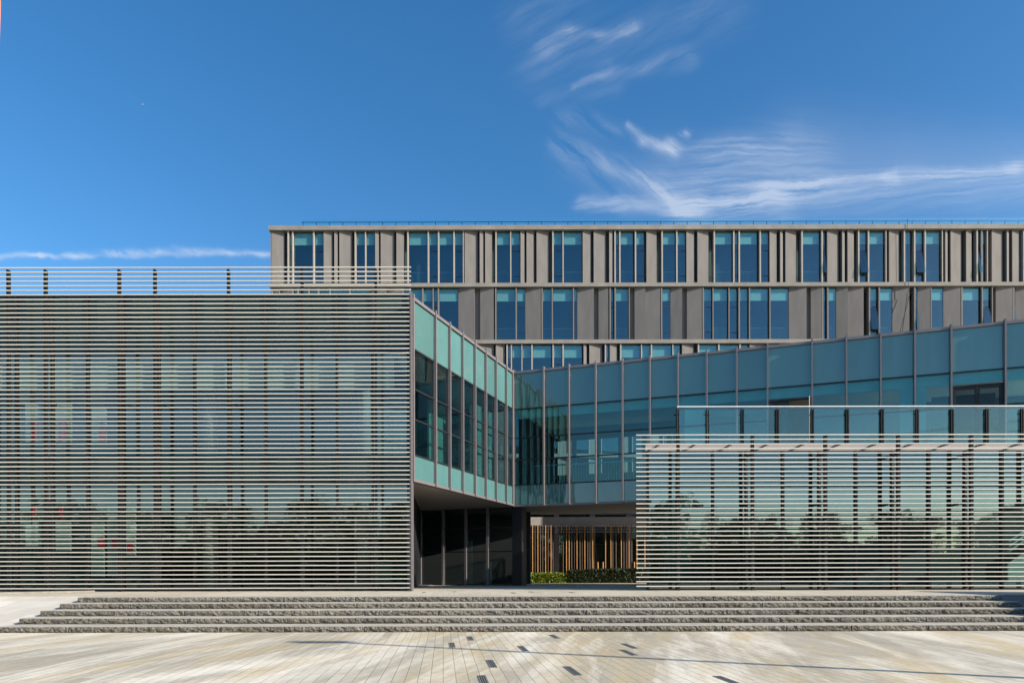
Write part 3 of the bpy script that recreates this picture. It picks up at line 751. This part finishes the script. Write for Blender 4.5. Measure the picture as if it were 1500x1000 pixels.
# ------------------------------------------------------------------ trees across the road (seen as reflections in the glass)
def tree_meshes(seed):
    random.seed(seed)
    h = 9.6; cr = [(random.gauss(0,1.3),random.gauss(0,1.3),random.uniform(2.8,h-.5),random.uniform(.35,1.1)) for _ in range(64)]
    def fn():
        c = random.choice(cr); v = Vector((random.gauss(0,1),random.gauss(0,1),random.gauss(0,.8))).normalized()*c[3]*random.uniform(.5,1.0)
        return (c[0]+v.x,c[1]+v.y,c[2]+v.z)
    lm = leaves(7500, fn, .15).mesh('crown')
    t = MB(); t.tube((0,0,0),(.1,.05,3.6),.22,10,.14)
    for c in cr[:9]: t.tube((.1,.05,random.uniform(2.6,3.6)),(c[0],c[1],c[2]),.08,6,.02)
    return lm, t.mesh('trunk')
tm = [tree_meshes(s) for s in (3,11,29)]
random.seed(5)
for i in range(22):
    x = -68+i*6.2+random.uniform(-1.4,1.4); y = -33+random.uniform(-3,3)
    t = thing('street_tree', 'leafy green street tree in the row mirrored in the pavilion glass across the plaza', 'tree', (x,y,PLAZA), 'trees across the plaza')
    s = random.uniform(.82,1.12); t.scale = (s*1.15,s*1.15,s); t.rotation_euler = (0,0,random.uniform(0,6.28))
    lm, tk = tm[i%3]
    obj('crown', lm, M['leaf'], t, world=False); obj('trunk', tk, M['bark'], t, world=False)

random.seed(21)
def woodfn():
    x = random.uniform(-150,150); h = 5.2+2.2*noise.noise((x*.09,3,0))+1.3*noise.noise((x*.35,7,0))
    return (x, random.uniform(-50,-43), PLAZA+h*random.random()**.7)
g = leaves(16000, woodfn, .62); g.box(-150,150,-49,-47,PLAZA,PLAZA+4.0)
setp(obj('far_wood', g, M['leaf']), 'dense dark wood mirrored behind the street trees', 'wood', kind='stuff')
# lamp post out of frame at the right: its long thin shadow crosses the plaza
AZ, EL = R(64), R(24.5)
hd = Vector((math.sin(AZ), -math.cos(AZ)))
H = 10.0; L_ = H/math.tan(EL)
bx_, by_ = -3.6+hd.x*L_, 14.75+hd.y*L_
lp = thing('street_lamp', 'tall slim grey street lamp with a flat head casting the thin shadow over the plaza', 'street lamp', (bx_,by_,PLAZA))
obj('pole', MB().tube((0,0,0),(0,0,H),.10,12,.075), M['mullion'], lp, world=False)
obj('lamp_head', MB().box(-.75,.35,-.16,.16,H,H+.14), M['mullion'], lp, world=False)
obj('base_plate', MB().box(-.2,.2,-.2,.2,0,.04), M['mullion'], lp, world=False)

# orange banner whose edge just enters the frame at top left
Yb = 4.0
bn = thing('banner', 'orange banner whose edge just shows at the top left corner', 'banner', (-3.25,Yb,PLAZA))
g = MB(); edge = []
for py in range(-120,101,20):
    ex = 2.2 - 3.2*max(0,(py+20)/100.0)**2 - (.4 if py>60 else 0)
    edge.append(W(ex,py,Yb))
pts = [(-3.25,edge[-1][1])]+list(reversed(edge))+[(-3.25,edge[0][1])]
n0 = 0; k = len(pts); g.v += [(p[0],Yb-.004,p[1]) for p in pts]+[(p[0],Yb+.004,p[1]) for p in pts]
g.f += [tuple(range(k)), tuple(reversed(range(k,2*k)))]+[(i,k+i,k+(i+1)%k,(i+1)%k) for i in range(k)]
obj('cloth', g, M['orange'], bn)
obj('pole', MB().tube((-3.27,Yb,PLAZA),(-3.27,Yb,4.7),.02,10), M['white'], bn)

# tiny airliner high above
x, z = W(210,152,5000)
pl = thing('airplane', 'tiny white airplane far up in the blue sky at the left', 'airplane', (x,5000,z))
g = MB(); g.tube((-9,0,0),(9,0,0),1.1,10,.7); obj('fuselage', g, M['white'], pl, world=False)
g = MB(); g.hexa([(-2,-9,-.2),(0,-9,-.2),(3,9,-.2),(-1,9,-.2),(-2,-9,.2),(0,-9,.2),(3,9,.2),(-1,9,.2)]); obj('wing', g, M['white'], pl, world=False)
g = MB(); g.hexa([(6.5,-.2,.6),(9,-.2,.6),(9,.2,.6),(6.5,.2,.6),(8,-.15,3.6),(9.3,-.15,3.6),(9.3,.15,3.6),(8,.15,3.6)]); obj('tail', g, M['white'], pl, world=False)

# ------------------------------------------------------------------ light and sky
sun = bpy.data.lights.new('sun','SUN'); sun.energy = 5.0; sun.angle = R(.53); sun.color = (1,.915,.785)
so = bpy.data.objects.new('sun', sun); col.objects.link(so)
sd = Vector((hd.x*math.cos(EL), hd.y*math.cos(EL), math.sin(EL)))
so.rotation_euler = sd.to_track_quat('Z','Y').to_euler(); so.location = (30,-15,20)
world = bpy.data.worlds.new('World'); scene.world = world; world.use_nodes = True
wt = world.node_tree; wt.nodes.clear()
sky = N(wt,'ShaderNodeTexSky', sky_type='NISHITA', sun_disc=False, sun_elevation=EL, sun_rotation=math.atan2(sd.x, sd.y), air_density=1.0, dust_density=.7, ozone_density=2.2, altitude=100)
bg = N(wt,'ShaderNodeBackground'); bg.inputs[1].default_value = .12; wo = N(wt,'ShaderNodeOutputWorld')
wt.links.new(bg.outputs[0], wo.inputs[0])
# cirrus: streaks laid on the sky by viewing direction (azimuth tangent u, elevation tangent v)
tc = N(wt,'ShaderNodeTexCoord'); sp = N(wt,'ShaderNodeSeparateXYZ'); wt.links.new(tc.outputs['Generated'], sp.inputs[0])
def mth(op, a, b=None, c=None, clamp=False):
    n = N(wt,'ShaderNodeMath', operation=op, use_clamp=clamp)
    for i, v in enumerate((a,b,c)):
        if v is None: continue
        if isinstance(v,(int,float)): n.inputs[i].default_value = v
        else: wt.links.new(v, n.inputs[i])
    return n.outputs[0]
yy = mth('MAXIMUM', sp.outputs[1], .02)
u = mth('DIVIDE', sp.outputs[0], yy); v = mth('DIVIDE', sp.outputs[2], yy)
cb = N(wt,'ShaderNodeCombineXYZ'); wt.links.new(u, cb.inputs[0]); wt.links.new(v, cb.inputs[1])
wn = N(wt,'ShaderNodeTexNoise'); wn.inputs['Scale'].default_value = 9; wn.inputs['Detail'].default_value = 5; wn.inputs['Roughness'].default_value = .6; wt.links.new(cb.outputs[0], wn.inputs['Vector'])
sc1 = N(wt,'ShaderNodeSeparateXYZ'); wt.links.new(wn.outputs['Color'], sc1.inputs[0])
uw = mth('MULTIPLY_ADD', mth('SUBTRACT', sc1.outputs[0], .5), .036, u); vw = mth('MULTIPLY_ADD', mth('SUBTRACT', sc1.outputs[1], .5), .032, v)
def tex_out(vec, lo, hi, det=8, rough=.62):
    n = N(wt,'ShaderNodeTexNoise'); n.inputs['Scale'].default_value = 1; n.inputs['Detail'].default_value = det; n.inputs['Roughness'].default_value = rough; wt.links.new(vec, n.inputs['Vector'])
    m = N(wt,'ShaderNodeMapRange'); m.inputs[1].default_value = lo; m.inputs[2].default_value = hi; wt.links.new(n.outputs['Fac'], m.inputs[0]); return m.outputs[0]
def streaky(rot, sx, sy, lo, hi):
    c2 = N(wt,'ShaderNodeCombineXYZ'); wt.links.new(uw, c2.inputs[0]); wt.links.new(vw, c2.inputs[1])
    r = N(wt,'ShaderNodeMapping'); r.inputs['Rotation'].default_value = (0,0,R(-rot)); wt.links.new(c2.outputs[0], r.inputs[0])
    q = N(wt,'ShaderNodeMapping'); q.inputs['Scale'].default_value = (sx,sy,1); wt.links.new(r.outputs[0], q.inputs[0])
    return tex_out(q.outputs[0], lo, hi)
def fan(cx, cy, sr, sa, lo, hi):       # fibres that run out from a far point
    du = mth('SUBTRACT', uw, (cx-750)/F); dv = mth('SUBTRACT', vw, (HZ-cy)/F)
    rr = mth('SQRT', mth('ADD', mth('MULTIPLY', du, du), mth('MULTIPLY', dv, dv))); an = mth('ARCTAN2', dv, mth('MULTIPLY', du, -1.0))
    c2 = N(wt,'ShaderNodeCombineXYZ'); wt.links.new(mth('MULTIPLY', rr, sr), c2.inputs[0]); wt.links.new(mth('MULTIPLY', an, sa), c2.inputs[1])
    return tex_out(c2.outputs[0], lo, hi)
tex_long = fan(1750, 236, 7, 60, .30, .80)
tex_hair = streaky(28, 7, 52, .33, .82)
tex_puff = streaky(-25, 22, 60, .30, .68)
tex_down = streaky(-38, 9, 50, .36, .72)
def seg(x0,y0,x1,y1,w0,w1,amp,tex=None,warp=True):
    U, V = (uw, vw) if warp else (u, v)
    a = ((x0-750)/F,(HZ-y0)/F); b = ((x1-750)/F,(HZ-y1)/F); d = (b[0]-a[0], b[1]-a[1]); L2 = d[0]**2+d[1]**2
    du = mth('SUBTRACT', U, a[0]); dv = mth('SUBTRACT', V, a[1])
    t = mth('DIVIDE', mth('ADD', mth('MULTIPLY', du, d[0]), mth('MULTIPLY', dv, d[1])), L2, clamp=True)
    ex = mth('SUBTRACT', du, mth('MULTIPLY', t, d[0])); ey = mth('SUBTRACT', dv, mth('MULTIPLY', t, d[1]))
    r2 = mth('ADD', mth('MULTIPLY', ex, ex), mth('MULTIPLY', ey, ey))
    w = mth('MULTIPLY_ADD', t, (w1-w0)/F, w0/F)
    e = mth('EXPONENT', mth('MULTIPLY', mth('DIVIDE', r2, mth('MULTIPLY', w, w)), -1.0))
    e = mth('MULTIPLY', e, amp)
    return mth('MULTIPLY', e, tex) if tex is not None else e
S = [
 seg(-300,379,60,373,3.5,4,.85,tex_puff), seg(60,373,230,364,3.5,5.5,1.0,tex_puff), seg(230,364,420,370,5.5,4.5,.9,tex_puff), seg(-300,378,430,367,3,3,.25),
 seg(800,68,832,50,18,14,.75,tex_hair), seg(838,50,880,50,8,8,.55,tex_hair), seg(878,58,930,40,6,9,.75,tex_hair), seg(790,100,1060,10,34,36,.24,tex_hair),
 seg(845,130,890,98,7,9,.55,tex_hair), seg(880,112,1010,84,9,16,.5,tex_hair), seg(765,30,850,-10,30,26,.26,tex_hair), seg(800,150,900,130,14,14,.2,tex_hair),
 seg(921,186,945,206,5,8,1.0,tex_down), seg(945,206,988,214,8,11,1.0,tex_puff), seg(985,216,1010,192,13,6,1.0,tex_down), seg(1000,216,1090,216,7,16,.5,tex_long), seg(900,195,840,180,14,22,.25,tex_down),
 seg(1560,240,1480,247,12,11,.85,tex_long), seg(1490,247,1300,264,10,10,1.0,tex_long), seg(1310,263,1130,280,11,15,1.05,tex_long), seg(1140,280,1000,302,15,22,.95,tex_long),
 seg(935,255,1005,305,9,13,.75,tex_down), seg(850,294,1030,312,9,15,.95,tex_long), seg(815,215,965,270,14,18,.50,tex_down), seg(985,268,1180,238,36,45,.55,tex_long), seg(1000,306,1150,300,14,22,.9,tex_long),
 seg(1050,228,1150,212,24,28,.42,tex_long), seg(1080,292,1500,270,22,30,.5,tex_long), seg(850,235,930,300,26,20,.26,tex_down),
 seg(1180,215,1500,235,60,50,.13), seg(980,262,1500,268,60,55,.14),
]
tot = S[0]
for s_ in S[1:]: tot = mth('ADD', tot, s_)
front = mth('GREATER_THAN', sp.outputs[1], .02)
tot = mth('MULTIPLY', mth('MULTIPLY', mth('MINIMUM', tot, 1.15), .45), front)
hs = N(wt,'ShaderNodeHueSaturation'); hs.inputs['Saturation'].default_value = 1.33; hs.inputs['Hue'].default_value = .5; wt.links.new(sky.outputs[0], hs.inputs['Color'])
mxn = N(wt,'ShaderNodeMix', data_type='RGBA'); wt.links.new(tot, mxn.inputs[0]); wt.links.new(hs.outputs[0], mxn.inputs[6]); mxn.inputs[7].default_value = (4.3,4.6,5.1,1)
bg2 = N(wt,'ShaderNodeBackground'); bg2.inputs[1].default_value = bg.inputs[1].default_value
wt.links.new(mxn.outputs[2], bg2.inputs[0]); wt.links.new(hs.outputs[0], bg.inputs[0])
inside = mth('MULTIPLY', mth('MULTIPLY', front, mth('LESS_THAN', mth('ABSOLUTE', mth('ADD', u, .02)), 1.0)), mth('MULTIPLY', mth('GREATER_THAN', v, .3), mth('LESS_THAN', v, 1.0)))
wmx = N(wt,'ShaderNodeMixShader'); wt.links.new(inside, wmx.inputs[0]); wt.links.new(bg.outputs[0], wmx.inputs[1]); wt.links.new(bg2.outputs[0], wmx.inputs[2]); wt.links.new(wmx.outputs[0], wo.inputs[0])

# ------------------------------------------------------------------ camera
cam = bpy.data.cameras.new('camera'); co = bpy.data.objects.new('camera', cam); col.objects.link(co)
cam.sensor_width = 36; cam.lens = 36*F/1500; cam.shift_y = (HZ-500)/1500; cam.clip_end = 20000; cam.clip_start = .1
co.location = (0,0,EYE); co.rotation_euler = (R(90),R(.12),0)
scene.camera = co
scene.view_settings.view_transform = 'Standard'; scene.view_settings.look = 'None'; scene.view_settings.exposure = 0.7; scene.view_settings.gamma = 1
c = scene.cycles
c.max_bounces = 8; c.diffuse_bounces = 3; c.glossy_bounces = 4; c.transparent_max_bounces = 24; c.sample_clamp_indirect = 6
c.caustics_reflective = False; c.caustics_refractive = False
